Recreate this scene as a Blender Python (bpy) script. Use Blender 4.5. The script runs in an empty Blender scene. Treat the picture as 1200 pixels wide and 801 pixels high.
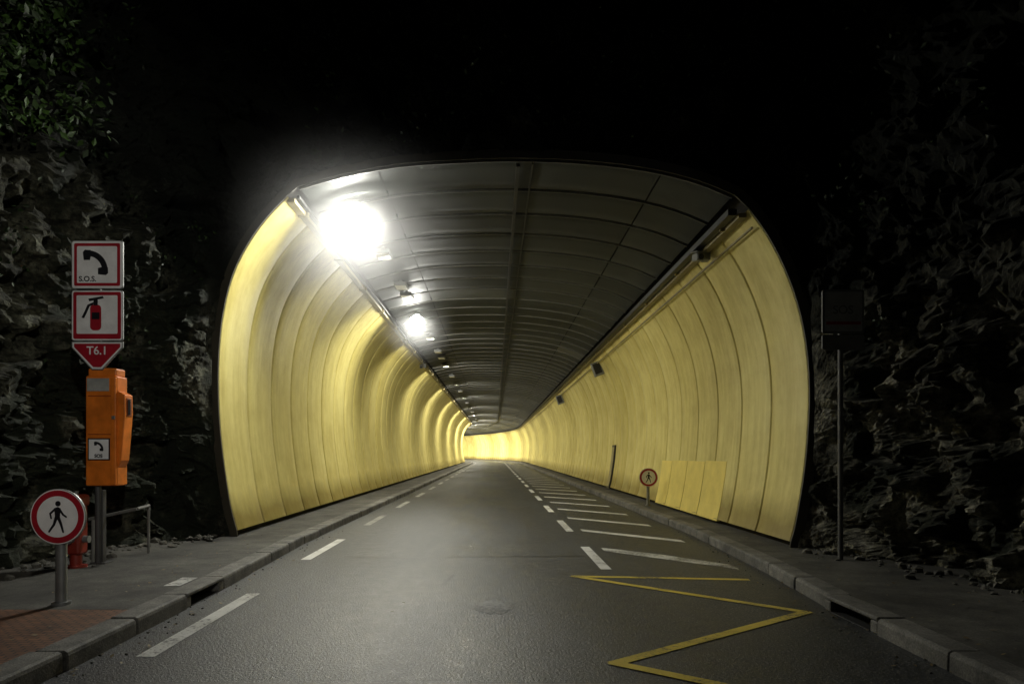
import bpy, bmesh, math, random
from mathutils import Vector, noise, Matrix
random.seed(7)
sc=bpy.context.scene
sc.view_settings.view_transform='Standard'
try: sc.view_settings.look='None'
except: pass
sc.view_settings.exposure=0

# ------------------------------------------------------------------ helpers
def empty(name,loc=(0,0,0)):
    o=bpy.data.objects.new(name,None); o.location=loc; sc.collection.objects.link(o); o.empty_display_size=.2; return o
def mk(name,V,F,mat,parent=None,smooth=False,rnd=None,bevel=0):
    m=bpy.data.meshes.new(name); m.from_pydata([tuple(v) for v in V],[],F); m.update()
    o=bpy.data.objects.new(name,m); sc.collection.objects.link(o)
    if mat: m.materials.append(mat)
    if smooth: m.polygons.foreach_set('use_smooth',[True]*len(m.polygons))
    if rnd is not None:
        a=m.attributes.new('rnd','FLOAT','FACE'); a.data.foreach_set('value',rnd)
    if parent: o.parent=parent; o.matrix_parent_inverse=Matrix.Translation(-parent.location)
    if bevel:
        b=o.modifiers.new('b','BEVEL'); b.width=bevel; b.segments=2
    return o
BF=[(0,3,2,1),(4,5,6,7),(0,1,5,4),(1,2,6,5),(2,3,7,6),(3,0,4,7)]
def boxv(c,s):
    x,y,z=c; a,b,d=s[0]/2,s[1]/2,s[2]/2
    return [(x-a,y-b,z-d),(x+a,y-b,z-d),(x+a,y+b,z-d),(x-a,y+b,z-d),(x-a,y-b,z+d),(x+a,y-b,z+d),(x+a,y+b,z+d),(x-a,y+b,z+d)]
def box(name,c,s,mat,parent=None,bevel=0.006,rot=None):
    V=boxv(c,s)
    if rot: 
        R=rot; V=[tuple(Vector(c)+R@(Vector(v)-Vector(c))) for v in V]
    return mk(name,V,BF,mat,parent,bevel=bevel)
def cyl(name,p0,p1,r,mat,parent=None,n=20,r1=None,smooth=True):
    p0=Vector(p0);p1=Vector(p1);d=(p1-p0).normalized()
    a=d.orthogonal().normalized(); b=d.cross(a); r1=r if r1 is None else r1
    V=[];F=[]
    for i in range(n):
        t=2*math.pi*i/n; w=a*math.cos(t)+b*math.sin(t)
        V.append(p0+w*r);V.append(p1+w*r1)
    for i in range(n):
        j=(i+1)%n; F.append((2*i,2*j,2*j+1,2*i+1))
    k=len(V)
    V+= [V[2*i] for i in range(n)]+[V[2*i+1] for i in range(n)]
    F.append(tuple(k+i for i in range(n))[::-1]); F.append(tuple(k+n+i for i in range(n)))
    o=mk(name,V,F,mat,parent)
    for p in o.data.polygons: p.use_smooth = len(p.vertices)==4
    return o
def flat(name,pts,y,mat,parent=None,th=0.0):
    """polygon in XZ plane facing -Y"""
    bm=bmesh.new(); vs=[bm.verts.new((p[0],y,p[1])) for p in pts]; f=bm.faces.new(vs)
    bmesh.ops.recalc_face_normals(bm,faces=[f])
    if f.normal.y>0: f.normal_flip()
    if th>0:
        r=bmesh.ops.extrude_face_region(bm,geom=[f]); vv=[e for e in r['geom'] if isinstance(e,bmesh.types.BMVert)]
        for v in vv: v.co.y+=th
        bmesh.ops.recalc_face_normals(bm,faces=bm.faces[:])
    m=bpy.data.meshes.new(name); bm.to_mesh(m); bm.free(); m.materials.append(mat)
    o=bpy.data.objects.new(name,m); sc.collection.objects.link(o)
    if parent: o.parent=parent; o.matrix_parent_inverse=Matrix.Translation(-parent.location)
    return o
def circ(cx,cz,r,n=40): return [(cx+r*math.cos(2*math.pi*i/n),cz+r*math.sin(2*math.pi*i/n)) for i in range(n)]
def rrect(x0,z0,x1,z1,r=.03,n=5):
    P=[]
    for (cx,cz,a) in ((x1-r,z1-r,0),(x0+r,z1-r,90),(x0+r,z0+r,180),(x1-r,z0+r,270)):
        for i in range(n+1):
            t=math.radians(a+90*i/n); P.append((cx+r*math.cos(t),cz+r*math.sin(t)))
    return P
def bar(a,b,w0,w1=None):
    w1=w0 if w1 is None else w1
    a=Vector(a);b=Vector(b);d=(b-a).normalized(); n=Vector((-d.y,d.x))
    P=[]
    for k in range(7):
        t=math.pi/2+math.pi*k/6; P.append(a+(d*math.cos(t)+n*math.sin(t))*w0/2)
    for k in range(7):
        t=-math.pi/2+math.pi*k/6; P.append(b+(d*math.cos(t)+n*math.sin(t))*w1/2)
    return [tuple(p) for p in P]
def text(name,s,loc,size,mat,parent):
    c=bpy.data.curves.new(name,'FONT'); c.body=s; c.size=size; c.align_x='CENTER'; c.align_y='CENTER'; c.extrude=.001; c.offset=.002
    o=bpy.data.objects.new(name,c); sc.collection.objects.link(o); o.location=loc; o.rotation_euler=(math.pi/2,0,0)
    c.materials.append(mat); o.parent=parent; o.matrix_parent_inverse=Matrix.Translation(-parent.location); return o

# ------------------------------------------------------------------ materials
def new(name):
    m=bpy.data.materials.new(name); m.use_nodes=True; nt=m.node_tree; b=nt.nodes['Principled BSDF']; return m,nt,b
def N(nt,t,**k):
    n=nt.nodes.new(t)
    for a,v in k.items(): setattr(n,a,v)
    return n
def coord(nt,scale=(1,1,1)):
    tc=nt.nodes.new('ShaderNodeNewGeometry'); mp=nt.nodes.new('ShaderNodeMapping'); mp.inputs['Scale'].default_value=scale
    nt.links.new(tc.outputs['Position'],mp.inputs['Vector']); return mp.outputs['Vector']
def nz(nt,vec,scale,detail=5,rough=.6,dist=0):
    n=N(nt,'ShaderNodeTexNoise'); n.inputs['Scale'].default_value=scale; n.inputs['Detail'].default_value=detail; n.inputs['Roughness'].default_value=rough; n.inputs['Distortion'].default_value=dist
    nt.links.new(vec,n.inputs['Vector']); return n.outputs['Fac']
def ramp(nt,fac,stops):
    r=nt.nodes.new('ShaderNodeValToRGB'); e=r.color_ramp.elements
    while len(e)<len(stops): e.new(.5)
    for q,(p,c) in zip(e,stops):
        q.position=p; q.color=(c,c,c,1) if isinstance(c,(int,float)) else (*c,1)
    nt.links.new(fac,r.inputs['Fac']); return r.outputs['Color']
def mix(nt,fac,a,b,mode='MIX'):
    m=nt.nodes.new('ShaderNodeMix'); m.data_type='RGBA'; m.blend_type=mode
    for s,i in ((fac,0),(a,6),(b,7)):
        if isinstance(s,(int,float)): m.inputs[i].default_value=s if i==0 else (s,s,s,1)
        elif isinstance(s,tuple): m.inputs[i].default_value=(*s,1)
        else: nt.links.new(s,m.inputs[i])
    return m.outputs[2]
def math_(nt,op,a,b):
    m=nt.nodes.new('ShaderNodeMath'); m.operation=op
    for i,s in enumerate((a,b)):
        if isinstance(s,(int,float)): m.inputs[i].default_value=s
        else: nt.links.new(s,m.inputs[i])
    return m.outputs[0]
def sepxyz(nt):
    ge=nt.nodes.new('ShaderNodeNewGeometry'); sx=nt.nodes.new('ShaderNodeSeparateXYZ'); nt.links.new(ge.outputs['Position'],sx.inputs[0]); return sx
def bump(nt,b,h,strength=.3,dist=.02):
    n=nt.nodes.new('ShaderNodeBump'); n.inputs['Strength'].default_value=strength; n.inputs['Distance'].default_value=dist
    nt.links.new(h,n.inputs['Height']); nt.links.new(n.outputs['Normal'],b.inputs['Normal'])
def simple(name,col,rough=.5,metal=0,var=.25,scale=6,bmp=0):
    m,nt,b=new(name); v=coord(nt); f=nz(nt,v,scale,4)
    c=ramp(nt,f,[(.3,tuple(x*(1-var) for x in col)),(.7,tuple(min(1,x*(1+var*.5)) for x in col))])
    nt.links.new(c,b.inputs['Base Color']); b.inputs['Roughness'].default_value=rough; b.inputs['Metallic'].default_value=metal
    return m
def emis(name,col,st):
    m,nt,b=new(name); b.inputs['Base Color'].default_value=(.8,.8,.8,1); b.inputs['Emission Color'].default_value=(*col,1); b.inputs['Emission Strength'].default_value=st; return m

def mat_asphalt():
    m,nt,b=new('asphalt'); v=coord(nt)
    big=nz(nt,coord(nt,(1,.22,1)),.9,4,.6); fine=nz(nt,v,42,2,.95); mid=nz(nt,v,6,5,.7)
    c=ramp(nt,fine,[(.36,(.006,.007,.008)),(.53,(.022,.025,.028)),(.61,(.075,.08,.085)),(.70,(.28,.29,.29))])
    c=mix(nt,1,c,ramp(nt,big,[(.3,.5),(.7,1.45)]),'MULTIPLY')
    c=mix(nt,1,c,ramp(nt,mid,[(.35,.55),(.65,1.2)]),'MULTIPLY')
    vo=N(nt,'ShaderNodeTexVoronoi',feature='DISTANCE_TO_EDGE'); vo.inputs['Scale'].default_value=.35
    wv=nt.nodes.new('ShaderNodeVectorMath'); wv.operation='ADD'
    nn=N(nt,'ShaderNodeTexNoise'); nn.inputs['Scale'].default_value=2.5; nn.inputs['Detail'].default_value=4; nt.links.new(v,nn.inputs['Vector'])
    nt.links.new(v,wv.inputs[0]); nt.links.new(nn.outputs['Color'],wv.inputs[1]); nt.links.new(wv.outputs[0],vo.inputs['Vector'])
    c=mix(nt,1,c,ramp(nt,vo.outputs['Distance'],[(0,.3),(.009,1)]),'MULTIPLY')
    nt.links.new(c,b.inputs['Base Color'])
    sx=sepxyz(nt); wx=math_(nt,'ABSOLUTE',math_(nt,'ADD',sx.outputs['X'],.45),0)
    trk=ramp(nt,math_(nt,'MULTIPLY',wx,.4),[(.2,1.),(.75,.0)])
    r=mix(nt,trk,ramp(nt,mid,[(.3,.40),(.7,.58)]),ramp(nt,mid,[(.3,.25),(.7,.42)]))
    r=mix(nt,ramp(nt,big,[(.4,0.),(.6,.5)]),r,.55)
    nt.links.new(r,b.inputs['Roughness'])
    b.inputs['Specular IOR Level'].default_value=.65
    bump(nt,b,fine,.85,.012); return m
def mat_paint(name,col,wear=.4):
    m,nt,b=new(name); v=coord(nt)
    f=nz(nt,v,25,6,.8); g=nz(nt,v,1.7,4,.6)
    w=ramp(nt,math_(nt,'ADD',math_(nt,'MULTIPLY',f,.6),math_(nt,'MULTIPLY',g,.4)),[(wear-.04,0.),(wear+.04,1.)])
    asp=ramp(nt,nz(nt,v,70,2,.8),[(.35,.02),(.65,.09)])
    c=mix(nt,w,asp,mix(nt,ramp(nt,g,[(.3,0),(.7,1)]),tuple(x*.65 for x in col),col))
    nt.links.new(c,b.inputs['Base Color']); b.inputs['Roughness'].default_value=.5; bump(nt,b,f,.3,.006); return m
def mat_conc(name,c0,c1,scale=3,st=.4):
    m,nt,b=new(name); v=coord(nt)
    f=nz(nt,v,scale,6,.7); g=nz(nt,v,.8,3); d=nz(nt,v,60,2,.8)
    c=ramp(nt,f,[(.3,c0),(.7,c1)]); c=mix(nt,1,c,ramp(nt,g,[(.3,.4),(.65,1.2)]),'MULTIPLY'); c=mix(nt,1,c,ramp(nt,d,[(.3,.5),(.7,1.3)]),'MULTIPLY')
    nt.links.new(c,b.inputs['Base Color']); b.inputs['Roughness'].default_value=.75; bump(nt,b,mix(nt,.5,f,d),st,.02); return m
def mat_tiles():
    m,nt,b=new('terracotta_pavers'); v=coord(nt)
    br=N(nt,'ShaderNodeTexBrick'); br.inputs['Scale'].default_value=5; br.inputs['Color1'].default_value=(.27,.12,.055,1); br.inputs['Color2'].default_value=(.17,.08,.045,1); br.inputs['Mortar'].default_value=(.04,.03,.025,1); br.inputs['Mortar Size'].default_value=.035
    nt.links.new(v,br.inputs['Vector']); c=mix(nt,1,br.outputs['Color'],ramp(nt,nz(nt,v,4,5),[(.3,.45),(.7,1.2)]),'MULTIPLY')
    nt.links.new(c,b.inputs['Base Color']); b.inputs['Roughness'].default_value=.6; bump(nt,b,br.outputs['Fac'],-.5,.01); return m
def mat_wall():
    m,nt,b=new('yellow_wall_panels'); 
    at=N(nt,'ShaderNodeAttribute',attribute_name='rnd')
    c=mix(nt,at.outputs['Fac'],(.70,.61,.215),(.86,.77,.32))
    st=nz(nt,coord(nt,(2,3,.3)),2.0,5,.65); c=mix(nt,1,c,ramp(nt,st,[(.3,(.82,.79,.68)),(.6,(1,1,1))]),'MULTIPLY')
    g=nz(nt,coord(nt),1.1,5,.7); c=mix(nt,1,c,ramp(nt,g,[(.3,(.82,.79,.68)),(.62,(1,1,1))]),'MULTIPLY')
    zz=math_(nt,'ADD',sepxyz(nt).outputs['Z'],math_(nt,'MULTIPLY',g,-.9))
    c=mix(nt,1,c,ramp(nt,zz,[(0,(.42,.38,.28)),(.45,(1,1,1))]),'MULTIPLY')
    nt.links.new(c,b.inputs['Base Color']); nt.links.new(ramp(nt,g,[(.3,.5),(.7,.36)]),b.inputs['Roughness'])
    return m
def mat_ceil():
    m,nt,b=new('ceiling_panels'); at=N(nt,'ShaderNodeAttribute',attribute_name='rnd')
    c=ramp(nt,at.outputs['Fac'],[(0,(.034,.038,.035)),(.93,(.052,.057,.052)),(.96,(.11,.112,.10))])
    g=nz(nt,coord(nt),1.3,5,.7); c=mix(nt,1,c,ramp(nt,g,[(.3,.55),(.7,1.3)]),'MULTIPLY')
    nt.links.new(c,b.inputs['Base Color']); nt.links.new(ramp(nt,g,[(.3,.5),(.7,.7)]),b.inputs['Roughness']); b.inputs['Specular IOR Level'].default_value=.35; return m
def mat_rock():
    m,nt,b=new('cliff_rock'); v=coord(nt)
    f=nz(nt,v,1.6,8,.74); d=nz(nt,v,9,6,.8); s=nz(nt,coord(nt,(1,1,.4)),1.2,5)
    c=ramp(nt,f,[(.36,(.02,.021,.015)),(.47,(.085,.082,.062)),(.57,(.24,.23,.19)),(.68,(.46,.45,.40))])
    c=mix(nt,1,c,ramp(nt,d,[(.38,.16),(.60,1.3)]),'MULTIPLY')
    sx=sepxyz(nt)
    lowr_lit=math_(nt,'MULTIPLY',ramp(nt,math_(nt,'MULTIPLY',sx.outputs['X'],.1),[(.0,0.),(.3,1.)]),ramp(nt,math_(nt,'MULTIPLY',sx.outputs['Z'],.1),[(.30,1.),(.5,0.)]))
    c=mix(nt,1,c,mix(nt,lowr_lit,(.52,.55,.46),(1.7,1.7,1.6)),'MULTIPLY')  # lamplight from the portal painted in: low right rock lightened
    veg=ramp(nt,math_(nt,'SUBTRACT',s,math_(nt,'MULTIPLY',lowr_lit,.07)),[(.44,0.),(.53,.92)])  # vegetation patches, thinned where the rock is painted as lit
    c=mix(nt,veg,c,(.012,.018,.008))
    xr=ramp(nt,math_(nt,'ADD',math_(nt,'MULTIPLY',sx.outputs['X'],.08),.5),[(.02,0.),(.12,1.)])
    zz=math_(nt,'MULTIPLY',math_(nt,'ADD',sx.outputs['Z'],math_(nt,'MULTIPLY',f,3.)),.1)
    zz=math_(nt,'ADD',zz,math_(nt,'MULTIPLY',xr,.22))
    c=mix(nt,ramp(nt,zz,[(.62,0.),(.83,.95)]),c,(.006,.009,.005))  # shade painted into the upper rock, far left spared to read as lit
    nt.links.new(c,b.inputs['Base Color']); b.inputs['Roughness'].default_value=.65; b.inputs['Specular IOR Level'].default_value=.35
    bump(nt,b,mix(nt,.55,f,d),1.,.16); return m
A=mat_asphalt(); WP=mat_paint('white_road_paint',(.8,.8,.77),.42); WP2=mat_paint('worn_white_road_paint',(.7,.7,.66),.48); YP=mat_paint('yellow_road_paint',(.72,.55,.07),.44)
CON=mat_conc('sidewalk_concrete',(.035,.035,.03),(.12,.115,.10)); KER=mat_conc('kerb_stone',(.08,.08,.072),(.25,.24,.215),5)
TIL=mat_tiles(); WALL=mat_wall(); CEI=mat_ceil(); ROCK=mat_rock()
DARK=simple('dark_metal',(.02,.02,.02),.5); DARK2=simple('concrete_shell',(.014,.011,.007),.9)
GALV=simple('galvanised_steel',(.26,.27,.27),.45,.6); TRAY=simple('cable_tray_paint',(.34,.29,.15),.5)
DPOST=simple('dark_post',(.06,.06,.06),.5)
WHT=simple('white_sign_face',(.80,.80,.80),.4,var=.15); RED=simple('red_sign_paint',(.36,.012,.025),.4,var=.2); BLK=simple('black_sign_paint',(.012,.012,.016),.4)
ORG=simple('orange_paint',(.74,.19,.02),.38,var=.35,scale=4); ORD=simple('orange_paint_dark',(.3,.06,.01),.45); RED2=simple('hydrant_red',(.22,.02,.01),.5)
GRY=simple('grey_paint',(.22,.23,.23),.5); DIF=simple('frosted_diffuser',(.75,.75,.72),.3); PATCH=simple('new_yellow_panel',(.87,.71,.19),.4,var=.12,scale=3)
GRD=mat_conc('ground_soil',(.02,.02,.015),(.05,.045,.035),.5)
LEAF,nt,b=new('ivy_leaf'); oi=N(nt,'ShaderNodeAttribute',attribute_name='rnd'); nt.links.new(mix(nt,oi.outputs['Fac'],(.005,.012,.003),(.06,.13,.02)),b.inputs['Base Color']); b.inputs['Roughness'].default_value=.6
LAMP=emis('lamp_lens',(1,.99,.90),480); 

# ------------------------------------------------------------------ layout
K=.155; YP0=11.2; F=800.; HX,HY,H=580.,530.,1.6
Y0,R=100.,130.
def warp(x,y):
    if y<=Y0: return x,y
    t=(y-Y0)/R; return -R+(R+x)*math.cos(t), Y0+(R+x)*math.sin(t)
def W(x,y,z): a,b_=warp(x,y); return (a,b_,z)
def prof(px,py):
    a=(px-HX)/F; X=YP0*a/(1+K*a); Y=YP0-K*X; return (X, H+(HY-py)*Y/F)
PL=[prof(*p) for p in [(278,621),(270,590),(263,545),(258,500),(256,455),(257,410),(262,365),(273,322),(290,287),(312,256),(337,230)]]
PC=[prof(*p) for p in [(350,219),(400,205),(465,193),(535,188),(600,186),(680,188.5),(755,197),(815,211),(860,229)]]
PR=[prof(*p) for p in [(877,245),(898,274),(918,312),(934,355),(944,402),(948,455),(946,510),(941,560),(932,612),(926,634)]]
def smoothp(P,n):
    out=[]
    m=len(P)
    for i in range(m-1):
        p0=Vector(P[max(i-1,0)]);p1=Vector(P[i]);p2=Vector(P[i+1]);p3=Vector(P[min(i+2,m-1)])
        for k in range(n):
            t=k/n; out.append(.5*((2*p1)+(p2-p0)*t+(2*p0-5*p1+4*p2-p3)*t*t+(3*p1-p0-3*p2+p3)*t**3))
    out.append(Vector(P[-1])); return out
PLs,PCs,PRs=smoothp(PL,3),smoothp(PC,3),smoothp(PR,3)
def normals(P):
    C=Vector((0,2.8)); out=[]
    for i in range(len(P)):
        d=(P[min(i+1,len(P)-1)]-P[max(i-1,0)]).normalized(); n=Vector((-d.y,d.x))
        if n.dot(C-P[i])<0: n=-n
        out.append(n)
    return out
YEND=205
def lining(name,P,mat,parent,step,gap,splits=None,y0=0,bulge=.004,lap=0):
    Nn=normals(P); V=[];Fc=[];rn=[]
    segs=[(0,len(P)-1)] if not splits else [(splits[i],splits[i+1]) for i in range(len(splits)-1)]
    y=y0
    while y<YEND:
        base=random.random()
        for (a,bb) in segs:
            rr=base*.6+random.random()*.4 if not splits else random.random()
            rows=[(gap/2,-.08),(gap/2+.004,-.006),(gap/2+.02,0),(step*.3,bulge+lap*.3),(step*.5,bulge*1.3+lap*.5),(step*.7,bulge+lap*.7),(step-gap/2-.02,lap),(step-gap/2-.004,lap-.006),(step-gap/2,-.08)]
            tilt=random.uniform(-.003,.003); k0=len(V); n=bb-a+1
            for (dy,off) in rows:
                for i in range(a,bb+1):
                    p=P[i].copy()
                    if splits:
                        if i==a: p+= (P[i+1]-P[i]).normalized()*.012
                        if i==bb: p-= (P[i]-P[i-1]).normalized()*.012
                    p=p+Nn[i]*(off+tilt*(dy-step/2)/step*2)
                    V.append(W(p.x, YP0+y+dy-K*p.x, p.y))
            for r in range(len(rows)-1):
                for i in range(n-1):
                    q=k0+r*n+i; Fc.append((q,q+1,q+n+1,q+n)); rn.append(rr)
        y+=step
    return mk(name,V,Fc,mat,parent,True,rn)
def sweep(name,P,mat,parent,off,ystart=0.0,step=1.5):
    Nn=normals(P); V=[];Fc=[];ys=[ystart+i*step for i in range(int((YEND-ystart)/step)+2)]; n=len(P)
    for y in ys:
        for i in range(n):
            p=P[i]-Nn[i]*off; V.append(W(p.x,YP0+y-K*p.x,p.y))
    for r in range(len(ys)-1):
        for i in range(n-1):
            q=r*n+i; Fc.append((q,q+1,q+n+1,q+n))
    return mk(name,V,Fc,mat,parent,True)
tun=empty('road_tunnel',(0,11.2,0))
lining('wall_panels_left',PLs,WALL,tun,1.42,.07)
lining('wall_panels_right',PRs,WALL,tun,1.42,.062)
nC=len(PCs)-1
lining('ceiling_panels',PCs,CEI,tun,1.25,.06,splits=[0,5,13,19,nC],bulge=0.0,lap=.02)
full=[Vector((PLs[0].x+.02,.1))]+PLs+PCs+PRs+[Vector((PRs[-1].x-.02,.1))]
sweep('outer_shell',full,DARK2,tun,.13)
Nn=normals(full); V=[];Fc=[]
for i,p in enumerate(full):
    for (o,yy) in ((-.0,.0),(.0,-.03),(.14,-.03),(.14,.03)):
        q=p-Nn[i]*o; V.append((q.x,YP0+yy-K*q.x,q.y))
for i in range(len(full)-1):
    for k in range(3): Fc.append((4*i+k,4*i+4+k,4*i+5+k,4*i+1+k))
mk('portal_edge_trim',V,Fc,simple('rim',(.05,.045,.03),.6),tun)
V=[];Fc=[];NC=normals(PCs)
y=0
while y<YEND:
    k=len(V)
    for (dy,o) in ((.034,.0),(.034,.035),(.056,.035),(.056,.0)):
        for i,p in enumerate(PCs):
            q=p+NC[i]*o; V.append(W(q.x,YP0+y+dy-K*q.x,q.y))
    n=len(PCs)
    for r in range(3):
        for i in range(n-1): q=k+r*n+i; Fc.append((q,q+1,q+n+1,q+n))
    y+=1.25
mk('ceiling_joint_covers',V,Fc,simple('joint_cover',(.15,.15,.135),.45),tun)
V=[W(p.x,YEND+8,p.y) for p in full]; mk('tunnel_end',V,[tuple(range(len(V)))],DARK2,tun)
def rail(name,x,z,w,h,mat,parent,y0=11.3,y1=YEND,step=1.5,slant=True):
    V=[];Fc=[]; y=y0; n=0
    while y<y1:
        for (a,c) in ((-w/2,-h/2),(w/2,-h/2),(w/2,h/2),(-w/2,h/2)):
            V.append(W(x+a,y-(K*x if slant else 0),z+c))
        if n: 
            q=4*n
            for k in range(4): Fc.append((q-4+k,q-4+(k+1)%4,q+(k+1)%4,q+k))
        n+=1; y+=step
    Fc=[(3,2,1,0)]+Fc
    return mk(name,V,Fc,mat,parent)
a=PLs[-1]; rail('cable_tray_left',a.x+.03,a.y-.03,.13,.07,TRAY,tun); rail('cable_left',a.x+.16,a.y+.02,.05,.05,DARK,tun)
a=PRs[0]; rail('cable_tray_right',a.x-.05,a.y-.06,.12,.07,TRAY,tun); rail('cable_right',a.x-.2,a.y+.0,.14,.10,DARK,tun)
rail('cable_right_thin',a.x+.09,a.y-.26,.03,.03,TRAY,tun)
rail('ceiling_conduit',.38,prof(600,186)[1]-.07,.06,.05,simple('conduit',(.03,.03,.03),.5),tun)
rail('ceiling_conduit_thin',.62,prof(600,186)[1]-.055,.03,.03,simple('conduit2',(.04,.04,.04),.5),tun)
for side,(aa,dx) in enumerate(((PLs[-1],.05),(PRs[0],-.08))):
    V=[];Fc=[]
    for i in range(60):
        k=len(V); V+= [W(v[0],v[1],v[2]) for v in boxv((aa.x+dx,12+i*2.84-K*aa.x,aa.y-.01),(.2,.05,.16))]; Fc+=[tuple(k+j for j in f) for f in BF]
    mk('tray_hangers',V,Fc,TRAY,tun)

# ------------------------------------------------------------------ kerbs, road, sidewalks
def interp(T,y):
    if y<=T[0][0]: return T[0][1]
    for (a,b_),(c,d) in zip(T,T[1:]):
        if y<=c: return b_+(d-b_)*(y-a)/(c-a)
    return T[-1][1]
KL=[(-8,-3.2),(4.7,-3.14),(7.5,-3.16),(12,-3.34),(30,-3.3),(300,-3.3)]
KR=[(-8,3.25),(4.7,3.31),(6.5,3.36),(9.1,3.62),(13,3.8),(30,3.78),(300,3.72)]
KW=.24; KH=.15
def kerb(name,T,sgn,skip):
    V=[];Fc=[]; y=-7.
    while y<YEND:
        L=1.0; y1=y+L
        g=.008; yy0,yy1=y+g,y1-g
        if skip[0]-.01<y<skip[1]-.01: y=y1; continue
        j=random.uniform(-.012,.012); jz=random.uniform(-.008,.006)
        pr=[(0,-.1),(0.004,KH-.035),(.012,KH-.012),(.035,KH),(KW,KH),(KW,-.1)]
        k=len(V)
        for yv in (yy0,yy0+.012,yy1-.012,yy1):
            e=.008 if yv in (yy0,yy1) else 0
            for (dx,z) in pr:
                x=interp(T,yv)+sgn*(dx+j+(e if dx<KW/2 else 0)); V.append(W(x,yv,z+jz-(e if z>0 else 0)))
        n=len(pr)
        for r in range(3):
            for i in range(n-1):
                q=k+r*n+i; Fc.append((q,q+1,q+n+1,q+n))
        Fc.append(tuple(range(k,k+n))); Fc.append(tuple(range(k+3*n,k+4*n)))
        y=y1
    o=mk(name,V,Fc,KER)
    bm=bmesh.new(); bm.from_mesh(o.data); bmesh.ops.recalc_face_normals(bm,faces=bm.faces[:]); bm.to_mesh(o.data); bm.free(); return o
kerb('kerb',KL,-1,(7,8)); kerb('kerb',KR,1,(6,7))
for nm,T,sg,y0 in (('storm_drain_inlet',KL,-1,7.0),('storm_drain_inlet',KR,1,6.0)):
    x=interp(T,y0+.5); e=empty(nm,(x,y0+.5,0))
    box('lintel',(x+sg*.13,y0+.5,.133),(.25,.98,.04),KER,e,.012)
    box('cheek_1',(x+sg*.13,y0+.075,.05),(.24,.13,.12),KER,e,.02)
    box('cheek_2',(x+sg*.13,y0+.925,.05),(.24,.13,.12),KER,e,.02)
    box('back',(x+sg*.235,y0+.5,.05),(.02,.72,.10),DARK,e,0)
    box('sill',(x+sg*.10,y0+.5,.002),(.18,.7,.01),DARK,e,0)
def strip(name,y0,y1,step,fa,fb,z,mat,nx=1):
    V=[];Fc=[];y=y0
    ys=[]
    while y<y1-1e-6: ys.append(y); y+=step
    ys.append(y1)
    for y in ys:
        a,b_=fa(y),fb(y)
        for i in range(nx+1): V.append(W(a+(b_-a)*i/nx,y,z))
    for r in range(len(ys)-1):
        for i in range(nx): q=r*(nx+1)+i; Fc.append((q,q+1,q+nx+2,q+nx+1))
    return mk(name,V,Fc,mat)
strip('road',-10,YEND+8,1.,lambda y:interp(KL,y)-.05,lambda y:interp(KR,y)+.05,0,A,4)
strip('sidewalk',6.35,YEND+8,1.,lambda y:-7.6 if y<11.3 else -4.75,lambda y:interp(KL,y)-KW+.005,.143,CON)
strip('paved_sidewalk',-10,6.342,1.,lambda y:-9,lambda y:interp(KL,y)-KW+.005,.143,TIL)
strip('sidewalk',-10,YEND+8,1.,lambda y:interp(KR,y)+KW-.005,lambda y:8.5 if y<10 else 4.85,.143,CON)
mk('ground',[(-400,-400,-.06),(400,-400,-.06),(400,600,-.06),(-400,600,-.06)],[(0,1,2,3)],GRD)

def poly(name,lst,z,mat):
    V=[];Fc=[]
    for P in lst:
        k=len(V); V+=[W(x,y,z) for x,y in P]; Fc.append(tuple(range(k,k+len(P))))
    o=mk(name,V,Fc,mat)
    bm=bmesh.new(); bm.from_mesh(o.data)
    for f in bm.faces:
        if f.normal.z<0: f.normal_flip()
    bm.to_mesh(o.data); bm.free(); return o
L=[];L2=[]
y=5.35-9.7
while y<180:
    xo=-2.74 if y<9 else -2.83
    (L if y<13 else L2).append([(xo-.075,y),(xo+.075,y),(xo+.075,y+2.4),(xo-.075,y+2.4)]); y+=4.85
poly('lane_edge_marking',L,.004,WP); poly('lane_edge_marking',L2,.004,mat_paint('faded_white_paint',(.42,.42,.40),.46))
L=[];y=9.35
while y<180: L.append([(1.45,y),(1.6,y),(1.6,y+2.25),(1.45,y+2.25)]); y+=4.5
poly('lane_divider_marking',L,.004,WP)
L=[];y=14.1
while y<110:
    L.append([(1.78,y-.2),(3.4,y-1.95),(3.4,y-1.6),(1.78,y+.15)]); y+=2.66
poly('hatched_marking',L,.004,WP)
poly('hatched_marking',[[(1.78,11.1),(2.5,10.3),(3.35,9.35),(3.35,9.75),(2.6,10.72),(1.78,11.5)]],.004,WP2)
poly('sidewalk_paint_mark',[[(-3.62,7.45),(-3.44,7.45),(-3.46,7.95),(-3.64,7.95)]],.148,WP2)
def line2(a,b_,w=.11):
    a=Vector(a);b_=Vector(b_);d=(b_-a).normalized();n=Vector((-d.y,d.x))*w/2
    return [tuple(a-n-d*w*.3),tuple(b_-n+d*w*.3),tuple(b_+n+d*w*.3),tuple(a+n-d*w*.3)]
pts=[(3.17,8.6),(1.02,8.83),(3.12,6.84),(.91,5.18),(3.12,3.5),(.91,1.8),(3.12,.1)]
for i in range(len(pts)-1): poly('zigzag_marking',[line2(pts[i],pts[i+1])],.004+i*.0012,YP)
TAR=simple('tar',(.012,.012,.012),.35)
poly('tar_seam',[[(-.66,8.25),(-.63,8.25),(-.52,8.95),(-.56,8.95)],[(-2.3,10.4),(1.5,10.55),(1.5,10.58),(-2.3,10.43)]],.003,TAR)
poly('road_patch',[[(.0+.2*math.cos(t*.2618)*(1+.35*noise.noise(Vector((t*.9,0,0)))*2),7.1+.33*math.sin(t*.2618)*(1+.35*noise.noise(Vector((t*.7,5,0)))*2)) for t in range(24)]],.0035,mat_paint('scuff',(.34,.34,.33),.5))

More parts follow.
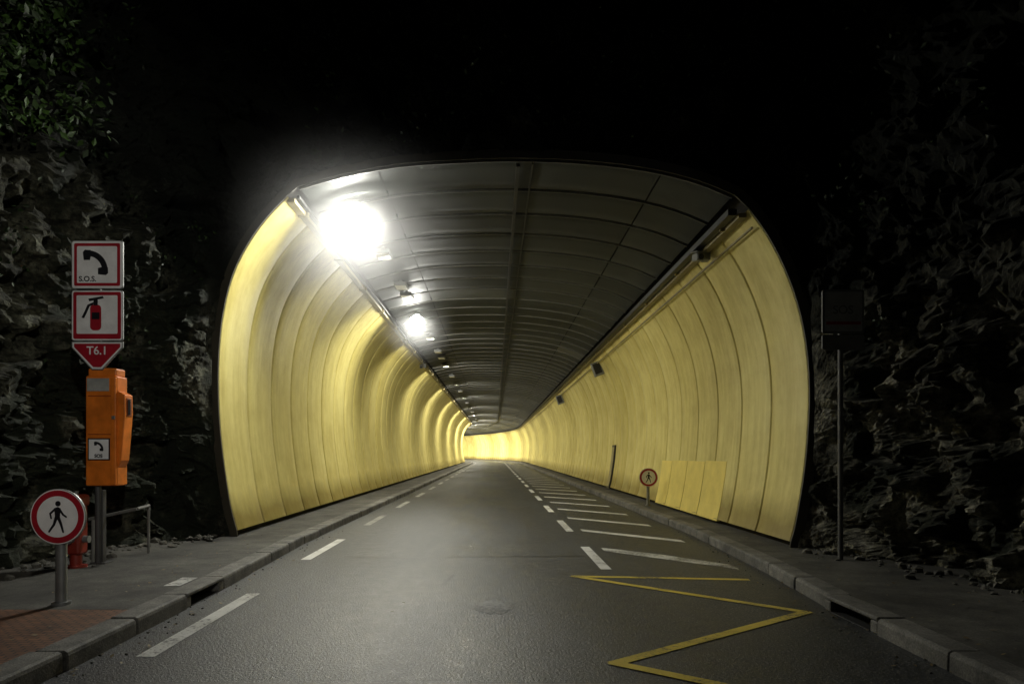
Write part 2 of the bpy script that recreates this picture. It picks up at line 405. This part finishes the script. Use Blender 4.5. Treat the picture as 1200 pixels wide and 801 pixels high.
# ------------------------------------------------------------------ cliff
PU=[(-6.9,-8),(-6.5,2),(-6.25,7),(-6.1,9),(-5.9,10.5),(-5.35,11.5),(-4.9,YP0+K*4.9),(4.8,YP0-K*4.8),(5.12,9.7),(5.45,8.2),(5.65,7),(5.9,5.5),(6.3,2.5),(7.3,-6)]
i0=6; us=[0]*len(PU); us[i0]=-4.9; us[i0+1]=4.8
for i in range(i0-1,-1,-1): us[i]=us[i+1]-(Vector(PU[i])-Vector(PU[i+1])).length
for i in range(i0+2,len(PU)): us[i]=us[i-1]+(Vector(PU[i])-Vector(PU[i-1])).length
def planpt(u):
    for i in range(len(PU)-1):
        if u<=us[i+1] or i==len(PU)-2:
            t=(u-us[i])/(us[i+1]-us[i]); a=Vector(PU[i]);b_=Vector(PU[i+1]); return a+(b_-a)*t
def plann(u):
    d=(planpt(u+.5)-planpt(u-.5)).normalized(); return Vector((d.y,-d.x))
nf=normals(full)
outl=[Vector((PLs[0].x-.02,-2))]+[p-n*.12 for p,n in zip(full[1:-1],nf[1:-1])]+[Vector((PRs[-1].x+.02,-2))]
C0=Vector((0,.12))
def rayhit(d):
    best=None
    for p,q in zip(outl,outl[1:]):
        e=q-p; den=d.x*e.y-d.y*e.x
        if abs(den)<1e-9: continue
        w=p-C0; t=(w.x*e.y-w.y*e.x)/den; s=(w.x*d.y-w.y*d.x)/den
        if t>0 and -1e-6<=s<=1+1e-6 and (best is None or t<best): best=t
    return best or 4.6
def facet(q,sc_,tilt,offs,sharp=14):
    g=q*sc_; ds,ps=noise.voronoi(g); p0=Vector(ps[0]); h=noise.cell_vector(p0*17.3+Vector((.5,.5,.5)))
    h2=noise.cell(p0*11.7+Vector((.3,.7,.1)))
    w=min(1,(ds[1]-ds[0])*sharp)
    return ((g-p0).dot(Vector(h)-Vector((.5,.5,.5)))*tilt+(h2-.5)*offs)*w/sc_-(1-w)*.06/sc_
NR,NK=640,210
V=[];Fc=[];pn=[]
for a in range(NR+1):
    ph=math.radians(-2+184*a/NR); d=Vector((math.cos(ph),math.sin(ph)))
    r0=rayhit(d); r1=min(20/abs(d.x) if abs(d.x)>1e-6 else 99, 13/d.y if d.y>1e-6 else 99, -1/d.y if d.y<-1e-3 else 99)
    for k in range(NK+1):
        t=k/NK; r=r0+(r1-r0)*t**1.45; u,z=C0+d*r
        p=planpt(u); n=plann(u); e=min(1,(r-r0)/.9); q=Vector((p.x,p.y,z))
        n3=Vector((n.x,n.y,0))
        wq=q+noise.turbulence_vector(q*1.1,3,False)*.16
        wq=Vector((wq.x+wq.z*.35,wq.y,wq.z-.25*wq.x))
        f1=noise.fractal(q*.5,1.0,2.0,3)
        f2=noise.fractal(q*3.1+Vector((3,7,1)),.55,2.1,7)
        rg=noise.turbulence(q*1.5+Vector((1,4,2)),4,True)
        dd=.24*f1+facet(wq,1.3,.95,.36)+facet(wq,3.6,1.0,.4)+.10*f2-.16*(rg-.5)
        back=.12*max(0,z-6.5)
        q=q+n3*(max(-.6,min(.42,dd))*(.12+.88*e)-back+.03)
        V.append(q); pn.append((u,z,n3))
for a in range(NR):
    for k in range(NK):
        q=a*(NK+1)+k; Fc.append((q,q+1,q+NK+2,q+NK+1))
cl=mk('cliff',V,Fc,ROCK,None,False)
# ivy
LV=[];LF=[];LR=[]
cand=[i for i in range(len(V)) if V[i].y>5.5]
hi=[i for i in cand if pn[i][1]>6.6 and abs(V[i].x)<8 and noise.noise(V[i]*.8)>-.05]
le=[i for i in cand if V[i].x<-5.2 and 7.0<V[i].y<9.8 and pn[i][1]>5.7+.6*abs(noise.noise(V[i]*1.2))]
lo=[i for i in cand if 2.5<pn[i][1]<6.5 and abs(V[i].x)>5.1 and noise.noise(V[i]*1.1+Vector((9,1,3)))>.32]
def inportal(c):
    v=Vector((c.x,c.z))-C0
    if v.length<.01: return True
    rr=rayhit(v.normalized()); return v.length<rr+.15
def leaf(c,s,br):
    if inportal(c): return
    nrm=Vector((random.gauss(0,1),random.gauss(-.6,1),random.gauss(.3,1))).normalized(); a=nrm.orthogonal().normalized(); a=Matrix.Rotation(random.uniform(0,6.28),3,nrm)@a; b_=nrm.cross(a)
    k=len(LV); LV.extend([c-a*s,c-a*s*.2-b_*s*.5+nrm*s*.1,c+a*s,c-a*s*.2+b_*s*.5+nrm*s*.1]); LF.append((k,k+1,k+2,k+3)); LR.append(br)
for src,num,spread,out,b0,sz in ((hi,130,.35,.15,0,.05),(le,120,.2,.45,.0,.075),(lo,40,.2,.05,0,.045)):
    for _ in range(num):
        i=random.choice(src); c=V[i]+pn[i][2]*random.uniform(0,out); br=random.random()**1.5 if src is le else random.random()*.35
        for __ in range(60 if src is le else 40):
            leaf(c+Vector([random.gauss(0,spread) for _ in range(3)]),random.uniform(.6,1.1)*sz,min(1,max(0,br+random.uniform(-.25,.25))))
mk('ivy',LV,LF,LEAF,None,False,LR)
RV=[];RF=[]
def stone(c,s):
    bm=bmesh.new(); bmesh.ops.create_icosphere(bm,subdivisions=1,radius=s); k=len(RV)
    sc3=Vector([random.uniform(.6,1.3) for _ in range(3)])
    for v in bm.verts:
        w=v.co*(1+random.uniform(-.25,.25)); RV.append(Vector((w.x*sc3.x,w.y*sc3.y,w.z*sc3.z*.7))+Vector(c))
    for f in bm.faces: RF.append(tuple(k+v.index for v in f.verts))
    bm.free()
for _ in range(260):
    u=random.choice([random.uniform(-10,-4.9),random.uniform(4.9,11)]); p=planpt(u);n=plann(u); q=p+n*abs(random.gauss(.1,.3)); s=random.uniform(.012,.06)*random.uniform(.5,1.4)
    stone((q.x,q.y,.143+s*.3),s)
for _ in range(120):
    y=random.uniform(4,14); T,sg=random.choice(((KL,1),(KR,-1))); x=interp(T,y)+sg*abs(random.gauss(.05,.12)); stone((x,y,.006),random.uniform(.005,.014))
mk('rubble',RV,RF,mat_conc('rubble_stone',(.05,.047,.038),(.15,.145,.12),4))
LV=[];LF=[];LR=[]
for _ in range(420):
    y=random.uniform(3.5,13)
    if random.random()<.5: x=interp(KL,y)+random.choice((abs(random.gauss(0,.2)),-.3-abs(random.gauss(0,.9)))); z=.012 if x>interp(KL,y) else .155
    else: x=interp(KR,y)-random.choice((abs(random.gauss(0,.2)),-.3-abs(random.gauss(0,.7)))); z=.012 if x<interp(KR,y) else .155
    k=len(LV); t=random.uniform(0,6.28); s=random.uniform(.012,.03); c=Vector((x,y,z)); a=Vector((math.cos(t),math.sin(t),random.uniform(-.3,.3)))*s; b_=Vector((-math.sin(t),math.cos(t),random.uniform(-.3,.3)))*s*.5
    LV+= [c-a,c-b_,c+a,c+b_]; LF.append((k,k+1,k+2,k+3)); LR.append(random.random())
DL,nt,b=new('dead_leaf'); oi=N(nt,'ShaderNodeAttribute',attribute_name='rnd'); nt.links.new(mix(nt,oi.outputs['Fac'],(.06,.04,.015),(.22,.16,.06)),b.inputs['Base Color'])
mk('fallen_leaves',LV,LF,DL,None,False,LR)

# ------------------------------------------------------------------ signs
def P(px,py,s): return ((px-HX)/s, H+(HY-py)/s)
def walker(par,cx,cz,h,y,mat):
    u=h
    parts={'head':circ(cx+.02*u,cz+.41*u,.085*u,20),
     'torso':[(cx-.10*u,cz+.27*u),(cx+.02*u,cz+.31*u),(cx+.11*u,cz+.26*u),(cx+.08*u,cz-.02*u),(cx-.07*u,cz-.02*u)],
     'arm_1':bar((cx-.07*u,cz+.24*u),(cx-.22*u,cz+.10*u),.065*u),'forearm_1':bar((cx-.22*u,cz+.10*u),(cx-.19*u,cz-.04*u),.055*u),
     'arm_2':bar((cx+.07*u,cz+.24*u),(cx+.18*u,cz+.07*u),.065*u),'forearm_2':bar((cx+.18*u,cz+.07*u),(cx+.28*u,cz+.0*u),.055*u),
     'thigh_1':bar((cx-.02*u,cz+.0*u),(cx-.10*u,cz-.24*u),.11*u,.08*u),'shin_1':bar((cx-.10*u,cz-.24*u),(cx-.25*u,cz-.46*u),.08*u,.06*u),
     'thigh_2':bar((cx+.03*u,cz+.0*u),(cx+.12*u,cz-.22*u),.11*u,.08*u),'shin_2':bar((cx+.12*u,cz-.22*u),(cx+.19*u,cz-.47*u),.08*u,.06*u)}
    for i,(k,p) in enumerate(parts.items()): flat('pictogram_'+k,p,y-i*.0004,mat,par)
def nopedsign(px,py,bpy_,s,r,pr):
    x,z=P(px,py,s); y=F/s; e=empty('no_pedestrians_sign',(x,y,.143))
    zb=.143
    cyl('post',(x,y+.05,zb),(x,y+.05,z+r*.6),pr,GALV,e)
    cyl('base_collar',(x,y+.05,zb),(x,y+.05,zb+.03),pr*1.7,GALV,e)
    cyl('plate_back',(x,y-.002,z),(x,y+.02,z),r,GALV,e,48)
    flat('white_edge',circ(x,z,r*.985,48),y-.0035,WHT,e)
    flat('red_ring',circ(x,z,r*.95,48),y-.006,RED,e)
    flat('white_face',circ(x,z,r*.74,48),y-.0085,WHT,e)
    walker(e,x,z,r*1.15,y-.011,BLK)
    box('clamp',(x,y+.03,z+r*.3),(pr*2.6,.03,.04),GALV,e,.003); box('clamp_low',(x,y+.03,z-r*.4),(pr*2.6,.03,.04),GALV,e,.003)
nopedsign(68,605,708,123,.265,.05)
nopedsign(760,559,592,42.8,.255,.045)

def phone(par,cx,cz,w,y,mat):
    ox,oz=cx-.32*w,cz-.32*w; n=14
    ang=[math.radians(2+86*i/n) for i in range(n+1)]
    out=[(ox+.70*w*math.cos(t),oz+.70*w*math.sin(t)) for t in ang]
    inn=[(ox+.50*w*math.cos(t),oz+.50*w*math.sin(t)) for t in ang][::-1]
    flat('handset_body',out+inn,y,mat,par)
    q=[(.36,-.14),(.64,-.17),(.72,-.10),(.71,.10),(.62,.14),(.36,.08)]
    flat('handset_mouth',[(ox+a*w,oz+b_*w) for a,b_ in q],y-.001,mat,par)
    flat('handset_ear',[(ox+b_*w,oz+a*w) for a,b_ in q],y-.0015,mat,par)
S=90.; ys=F/S
X0=(113-HX)/S
e=empty('emergency_sos_sign',(X0,ys,.143))
cyl('post',(X0-.03,ys+.09,.143),(X0-.03,ys+.09,4.35),.04,DPOST,e)
def R2(px0,py0,px1,py1,r=.03): a=P(px0,py1,S);b_=P(px1,py0,S); return rrect(a[0],a[1],b_[0],b_[1],r)
flat('phone_plate',R2(84,282,144,338),ys,GRY,e,.025); flat('phone_plate_white',R2(84.6,282.6,143.4,337.4),ys-.002,WHT,e)
flat('phone_plate_border',R2(87,285,141,335,.02),ys-.004,RED,e); flat('phone_plate_face',R2(90.5,288.5,137.5,331.5,.015),ys-.006,WHT,e)
c=P(113,307,S); phone(e,c[0]+.01,c[1]+.01,.37,ys-.008,BLK)
c=P(103,327,S); text('sos_text','S.O.S.',(c[0],ys-.008,c[1]),.095,BLK,e)
flat('extinguisher_plate',R2(84,340,144,399),ys,GRY,e,.025); flat('extinguisher_plate_white',R2(84.6,340.6,143.4,398.4),ys-.002,WHT,e)
flat('extinguisher_plate_red',R2(86,342,142,397,.025),ys-.004,RED,e); flat('extinguisher_plate_face',R2(90,346,138,391,.015),ys-.006,WHT,e)
def pp(l): return [P(a,b_,S) for a,b_ in l]
flat('ext_body',R2(106,357,119,387,.05),ys-.008,RED,e)
flat('ext_neck',R2(110,351,115,358,.01),ys-.0085,BLK,e)
flat('ext_handle',pp([(104,350),(121,347),(122,349.5),(105,353)]),ys-.009,BLK,e)
flat('ext_hose',pp([(110,354),(103,357),(99,366),(96,372),(99,373),(102,367),(105.5,359),(110,357)]),ys-.0095,BLK,e)
flat('ext_label',R2(108,366,117,374,.005),ys-.010,BLK,e)
flat('arrow_plate',pp([(84,400),(144,400),(144,407),(120,433),(108,433),(84,407)]),ys,GRY,e,.02)
flat('arrow_white',pp([(85,401),(143,401),(143,406.6),(119.5,432),(108.5,432),(85,406.6)]),ys-.002,WHT,e)
flat('arrow_red',pp([(87,402.5),(141,402.5),(141,406.5),(118.5,430),(109.5,430),(87,406.5)]),ys-.004,RED,e)
c=P(114,411,S); text('number_text','T6.1',(c[0],ys-.006,c[1]),.15,WHT,e)
e=empty('emergency_call_box',((125-HX)/S,ys+.05,.143))
def bx(name,px0,py0,px1,py1,y0,y1,mat,bev=.01):
    a=P(px0,py1,S);b_=P(px1,py0,S); return box(name,((a[0]+b_[0])/2,(y0+y1)/2,(a[1]+b_[1])/2),(b_[0]-a[0],y1-y0,b_[1]-a[1]),mat,e,bev)
bx('cabinet',100,440,137,569,ys,ys+.26,ORG,.02)
bx('cap',102,431,135.5,441,ys+.02,ys+.24,ORG,.02)
bx('top_label',102,443,128,458,ys-.006,ys+.01,simple('aluminium_label',(.35,.35,.33),.5),.002)
bx('door_seam',103,463,130,464.2,ys-.003,ys+.01,ORD,0); bx('door_seam_low',103,508,130,509,ys-.003,ys+.01,ORD,0)
bx('door_lip',130.5,442,136.5,568,ys-.02,ys+.02,ORG,.010)
bx('lock',132,487,136,491,ys-.03,ys-.01,GALV,.004)
bx('sticker_edge',103,513,129,539,ys-.006,ys+.01,BLK,.002); bx('sticker',104.5,514.5,127.5,537.5,ys-.009,ys+.0,WHT,.001)
c=P(116,523,S); phone(e,c[0]+.01,c[1]+.01,.14,ys-.012,BLK); c=P(116,534,S); text('sticker_text','SOS',(c[0],ys-.012,c[1]),.06,BLK,e)
hx=(137-HX)/S
zt=P(0,462,S)[1]; zb=P(0,548,S)[1]
pro=[(0,zt+.05),(.09,zt),(.095,zt-.25),(.045,zb+.1),(0,zb)]
n=len(pro)
V=[(hx+a,ys+.02,z) for a,z in pro]+[(hx+a,ys+.22,z) for a,z in pro]
Fc=[tuple(range(n))[::-1],tuple(range(n,2*n))]+[(i,(i+1)%n,n+(i+1)%n,n+i) for i in range(n)]
mk('handset_hood',V,Fc,ORG,e,bevel=.008)
box('handset_recess',(hx+.092,ys+.12,zt-.16),(.015,.13,.24),ORD,e,.004); cyl('handset',(hx+.103,ys+.10,zt-.06),(hx+.103,ys+.10,zt-.26),.02,BLK,e)
px_=P(112,0,S)[0]
box('pedestal',(px_,ys+.14,.62),(.08,.08,.98),DPOST,e,.008); box('foot_plate',(px_,ys+.14,.15),(.2,.2,.02),DPOST,e,.004)
S2=92.; x=(89-HX)/S2; y=F/S2
e=empty('fire_hydrant',(x,y,.143))
box('body',(x,y,.62),(.2,.2,.62),RED2,e,.03); box('hood',(x,y,.99),(.24,.24,.16),RED2,e,.04); cyl('foot',(x,y,.143),(x,y,.33),.07,RED2,e); cyl('flange',(x,y,.143),(x,y,.17),.13,RED2,e)
cyl('outlet_1',(x,y-.1,.5),(x,y-.17,.5),.045,GALV,e); cyl('outlet_2',(x+.1,y,.5),(x+.17,y,.5),.045,GALV,e); cyl('spindle',(x,y,1.07),(x,y,1.11),.03,GALV,e)
e=empty('hand_rail',(-5.1,9.2,.143))
RL=simple('rail_paint',(.16,.16,.15),.5)
a=P(104,608,88);b_=P(160,596,88)
cyl('rail',(a[0],9.1,a[1]),(b_[0],9.1,b_[1]),.022,RL,e); cyl('leg_1',(a[0]+.05,9.1,.143),(a[0]+.05,9.1,a[1]+.01),.02,RL,e); cyl('elbow',(b_[0],9.1,b_[1]),(b_[0]-.25,9.9,b_[1]-.02),.022,RL,e)
cyl('leg_2',(b_[0]-.25,9.9,.143),(b_[0]-.25,9.9,b_[1]),.02,RL,e)
S3=86.; x=(985-HX)/S3; y=F/S3
e=empty('traffic_sign',(x,y,.143))
cyl('post',(x,y,.143),(x,y,3.75),.034,simple('dull_post',(.10,.10,.095),.6),e)
DG=simple('dull_sign',(.16,.16,.155),.6)
a=P(962,410,S3);b_=P(1011,340,S3)
flat('plate',rrect(a[0],a[1]+.22,b_[0],b_[1],.03),y-.04,DG,e,.02); flat('plate_face',rrect(a[0]+.03,a[1]+.25,b_[0]-.03,b_[1]-.03,.02),y-.043,simple('dull_face',(.4,.4,.4),.6),e)
flat('lower_plate',rrect(a[0],a[1],b_[0],a[1]+.2,.02),y-.04,DG,e,.02); c=P(986,364,S3); text('label','SOS',(c[0],y-.046,c[1]),.16,DG,e)
flat('red_bar',rrect(a[0]+.05,a[1]+.34,b_[0]-.05,a[1]+.38,.005),y-.046,RED,e)

# ------------------------------------------------------------------ wall service panels
def onwall(z):
    for p,q in zip(PRs,PRs[1:]):
        if q.y<=z<=p.y: t=(p.y-z)/(p.y-q.y); return p.x+(q.x-p.x)*t
    return PRs[-1].x
def wallpatch(name,y0,y1,z0,z1,off,mat):
    V=[];Fc=[];n=8
    for yy in (y0,y1):
        for o in (0.05,-off):
            for i in range(n+1):
                z=z0+(z1-z0)*i/n; x=onwall(z)+o; V.append((x,yy,z))
    m=n+1
    for i in range(n):
        Fc.append((m+i,m+i+1,3*m+i+1,3*m+i)); Fc.append((i,i+1,m+i+1,m+i)); Fc.append((2*m+i,3*m+i,3*m+i+1,2*m+i+1))
    Fc.append((n,2*m+n,3*m+n,m+n)); return mk(name,V,Fc,mat)
e=empty('service_hatch',(4.6,16,0))
for i,(y0,y1,z1) in enumerate(((13.95,15.34,1.42),(15.39,16.74,1.40),(16.79,18.19,1.40),(18.24,19.3,1.38))):
    o=wallpatch('hatch_door_%d'%i,y0,y1,.2,z1,.012,PATCH); o.parent=e; o.matrix_parent_inverse=Matrix.Translation(-e.location)
e=empty('emergency_cabinet',(4.5,27,0)); o=wallpatch('frame',26.9,27.5,.2,1.9,.06,DARK); o.parent=e; o.matrix_parent_inverse=Matrix.Translation(-e.location)
o=wallpatch('door',26.98,27.42,.28,1.82,.075,TRAY); o.parent=e; o.matrix_parent_inverse=Matrix.Translation(-e.location)

# ------------------------------------------------------------------ fixtures
def rotx(a): return Matrix.Rotation(math.radians(a),3,'X')
ceilz=lambda x: min(((abs(p.x-x),p.y) for p in PCs))[1]
LX=-2.58
def glaremat(name,rad,dens):  # scattering volume that imitates lamp glare, densest at the centre
    m=bpy.data.materials.new(name); m.use_nodes=True; nt=m.node_tree; nt.nodes.clear()
    o=nt.nodes.new('ShaderNodeOutputMaterial'); v=nt.nodes.new('ShaderNodeVolumeScatter'); v.inputs['Anisotropy'].default_value=.0
    tc=nt.nodes.new('ShaderNodeTexCoord'); ln=nt.nodes.new('ShaderNodeVectorMath'); ln.operation='LENGTH'; nt.links.new(tc.outputs['Object'],ln.inputs[0])
    mr=nt.nodes.new('ShaderNodeMapRange'); mr.interpolation_type='SMOOTHSTEP'; mr.inputs['From Min'].default_value=0; mr.inputs['From Max'].default_value=rad; mr.inputs['To Min'].default_value=dens; mr.inputs['To Max'].default_value=0
    nt.links.new(ln.outputs['Value'],mr.inputs['Value']); nt.links.new(mr.outputs[0],v.inputs['Density']); nt.links.new(v.outputs[0],o.inputs['Volume']); return m
def floodlight(y,r,rad,dens):
    z=ceilz(LX)-.36; e=empty('tunnel_floodlight',(LX,y,z))
    cyl('stem',(LX,y+.1,z),(LX,y+.1,z+.36),.03,GRY,e)
    d=Vector((0,-.76,-.65)).normalized(); c=Vector((LX,y,z))
    cyl('housing',c+Vector((0,.12,.09)),c,r*.7,GRY,e,32,r1=r*1.04)
    V=[];Fc=[];a=d.orthogonal().normalized();b_=d.cross(a);n=32;m=6
    VV=[];FF=[]
    for i in range(n):
        q=2*math.pi*i/n; w=a*math.cos(q)+b_*math.sin(q); up=max(0,w.z)
        VV.append(c+w*r*1.05); VV.append(c+w*r*1.10+d*(.03+.16*up))
    for i in range(n): j=(i+1)%n; FF.append((2*i,2*j,2*j+1,2*i+1))
    mk('added_visor',VV,FF,DARK,e,True)  # visor added to keep the lens light off the ceiling
    for k in range(m):
        t=math.pi/2*k/m
        for i in range(n):
            q=2*math.pi*i/n; V.append(c+d*.004+(a*math.cos(q)+b_*math.sin(q))*r*math.cos(t)+d*math.sin(t)*r*.12)
    V.append(c+d*(r*.12+.004))
    for k in range(m-1):
        for i in range(n): j=(i+1)%n; Fc.append((k*n+i,k*n+j,(k+1)*n+j,(k+1)*n+i))
    for i in range(n): Fc.append(((m-1)*n+i,(m-1)*n+(i+1)%n,m*n))
    mk('lens',V,Fc,LAMP,e,True)
    bm=bmesh.new(); bmesh.ops.create_icosphere(bm,subdivisions=4,radius=rad); me=bpy.data.meshes.new('lamp_glare_haze'); bm.to_mesh(me); bm.free()
    ho=bpy.data.objects.new('lamp_glare_haze',me); sc.collection.objects.link(ho); ho.parent=e; ho.location=(0,-.15,-.1); me.materials.append(glaremat('haze',rad,dens))  # haze ball added around the lamp to imitate its glare
floodlight(12.7,.28,2.6,.20); floodlight(22.6,.22,1.5,.17)
def luminaire(x,y,lit=0,w=.34,l=.55):
    z=ceilz(x)-.12; xx,yy=warp(x,y); e=empty('ceiling_luminaire',(xx,yy,z))
    box('housing',(xx,yy,z),(w,l,.1),GRY,e,.012); box('diffuser',(xx,yy,z-.055),(w-.05,l-.06,.02),DIF,e,.004)
    box('bracket',(xx,yy,z+.09),(.08,l*.6,.1),GRY,e,.0)
    if lit:
        ld=bpy.data.lights.new('lamp','AREA'); ld.shape='RECTANGLE'; ld.size=.3; ld.size_y=.5; ld.energy=lit; ld.color=(1,.96,.83)
        lo=bpy.data.objects.new('lamp',ld); sc.collection.objects.link(lo); lo.parent=e; lo.location=(0,.0,-.08); lo.rotation_euler=(math.radians(22),math.radians(-14),0)
for y,lit in ((15.8,150),(18.8,0),(20.0,280),(27.2,380),(31,0),(33,0),(36,500),(41,0),(46,600),(51,0),(57,800),(63,0),(70,1100),(77,0),(84,1600),(93,0),(99,2500),(110,0),(114,3400),(128,4400),(142,4400),(156,2200)):
    luminaire(LX,y,lit)
for (px,py,X,sz) in ((700,432,4.05,.55),(656,468,4.0,.55)):
    s=(px-HX)/X; y=F/s; z=H+(HY-py)/s; e=empty('tunnel_loudspeaker',(X,y,z))
    box('cabinet',(X,y,z),(sz*.7,sz*.6,sz),GRY,e,.02,Matrix.Rotation(math.radians(-20),3,'Y')); box('grille',(X-.02,y-sz*.31,z),(sz*.5,.02,sz*.75),DARK,e,.004,Matrix.Rotation(math.radians(-20),3,'Y')); cyl('bracket',(X,y,z),(X+.5,y,z+.05),.03,GRY,e)
def cctv(x,y,z,name='surveillance_camera'):
    e=empty(name,(x,y,z)); box('body',(x,y,z),(.14,.36,.14),GRY,e,.02,rotx(12)); box('sunshield',(x,y-.03,z+.09),(.18,.42,.015),GRY,e,.003,rotx(12)); cyl('lens',(x,y-.17,z-.035),(x,y-.21,z-.045),.05,DARK,e); cyl('arm',(x,y,z),(x+.12,y+.05,z+.25),.02,GRY,e); box('junction_box',(x+.16,y+.06,z+.05),(.12,.2,.2),GRY,e,.01)
cctv(3.75,12.6,5.2); cctv(-3.55,33.,5.75)

# ------------------------------------------------------------------ unseen street lamp behind the viewpoint, added to light signs and left rock
e=empty('unseen_street_lamp',(4.6,-4.5,.143))
cyl('pole',(4.6,-4.5,.143),(4.6,-4.5,6.6),.08,GALV,e,r1=.05); cyl('arm',(4.6,-4.5,6.55),(3.2,-4.2,6.8),.04,GALV,e); box('head',(2.9,-4.15,6.8),(.7,.26,.12),GRY,e,.03)
ld=bpy.data.lights.new('lamp','SPOT'); ld.energy=2300; ld.spot_size=math.radians(46); ld.spot_blend=.9; ld.shadow_soft_size=.12; ld.color=(1,.96,.86)
lo=bpy.data.objects.new('lamp',ld); sc.collection.objects.link(lo); lo.location=(2.8,-4.15,6.7)
dv=Vector((-6.4,8.6,3.8))-lo.location; lo.rotation_euler=dv.to_track_quat('-Z','Y').to_euler(); lo.parent=e; lo.matrix_parent_inverse=Matrix.Translation(-e.location)

# ------------------------------------------------------------------ night sky + moonlight
w=bpy.data.worlds.new('World'); sc.world=w; w.use_nodes=True; nt=w.node_tree
sk=nt.nodes.new('ShaderNodeTexSky'); sk.sky_type='NISHITA'; sk.sun_disc=False; sk.sun_elevation=math.radians(20); sk.sun_rotation=math.radians(160)
nt.links.new(sk.outputs[0],nt.nodes['Background'].inputs[0]); nt.nodes['Background'].inputs[1].default_value=.0012
sd=bpy.data.lights.new('moon','SUN'); sd.energy=.012; sd.angle=math.radians(.5); so=bpy.data.objects.new('moon',sd); sc.collection.objects.link(so); so.rotation_euler=(math.radians(60),0,math.radians(20))

cam=bpy.data.cameras.new('camera'); co=bpy.data.objects.new('camera',cam); sc.collection.objects.link(co); sc.camera=co
co.location=(0,0,H); co.rotation_euler=(math.pi/2,0,0); cam.sensor_width=36; cam.lens=24; cam.clip_end=1500; cam.clip_start=.05
cam.shift_x=20/1200; cam.shift_y=129.5/1200
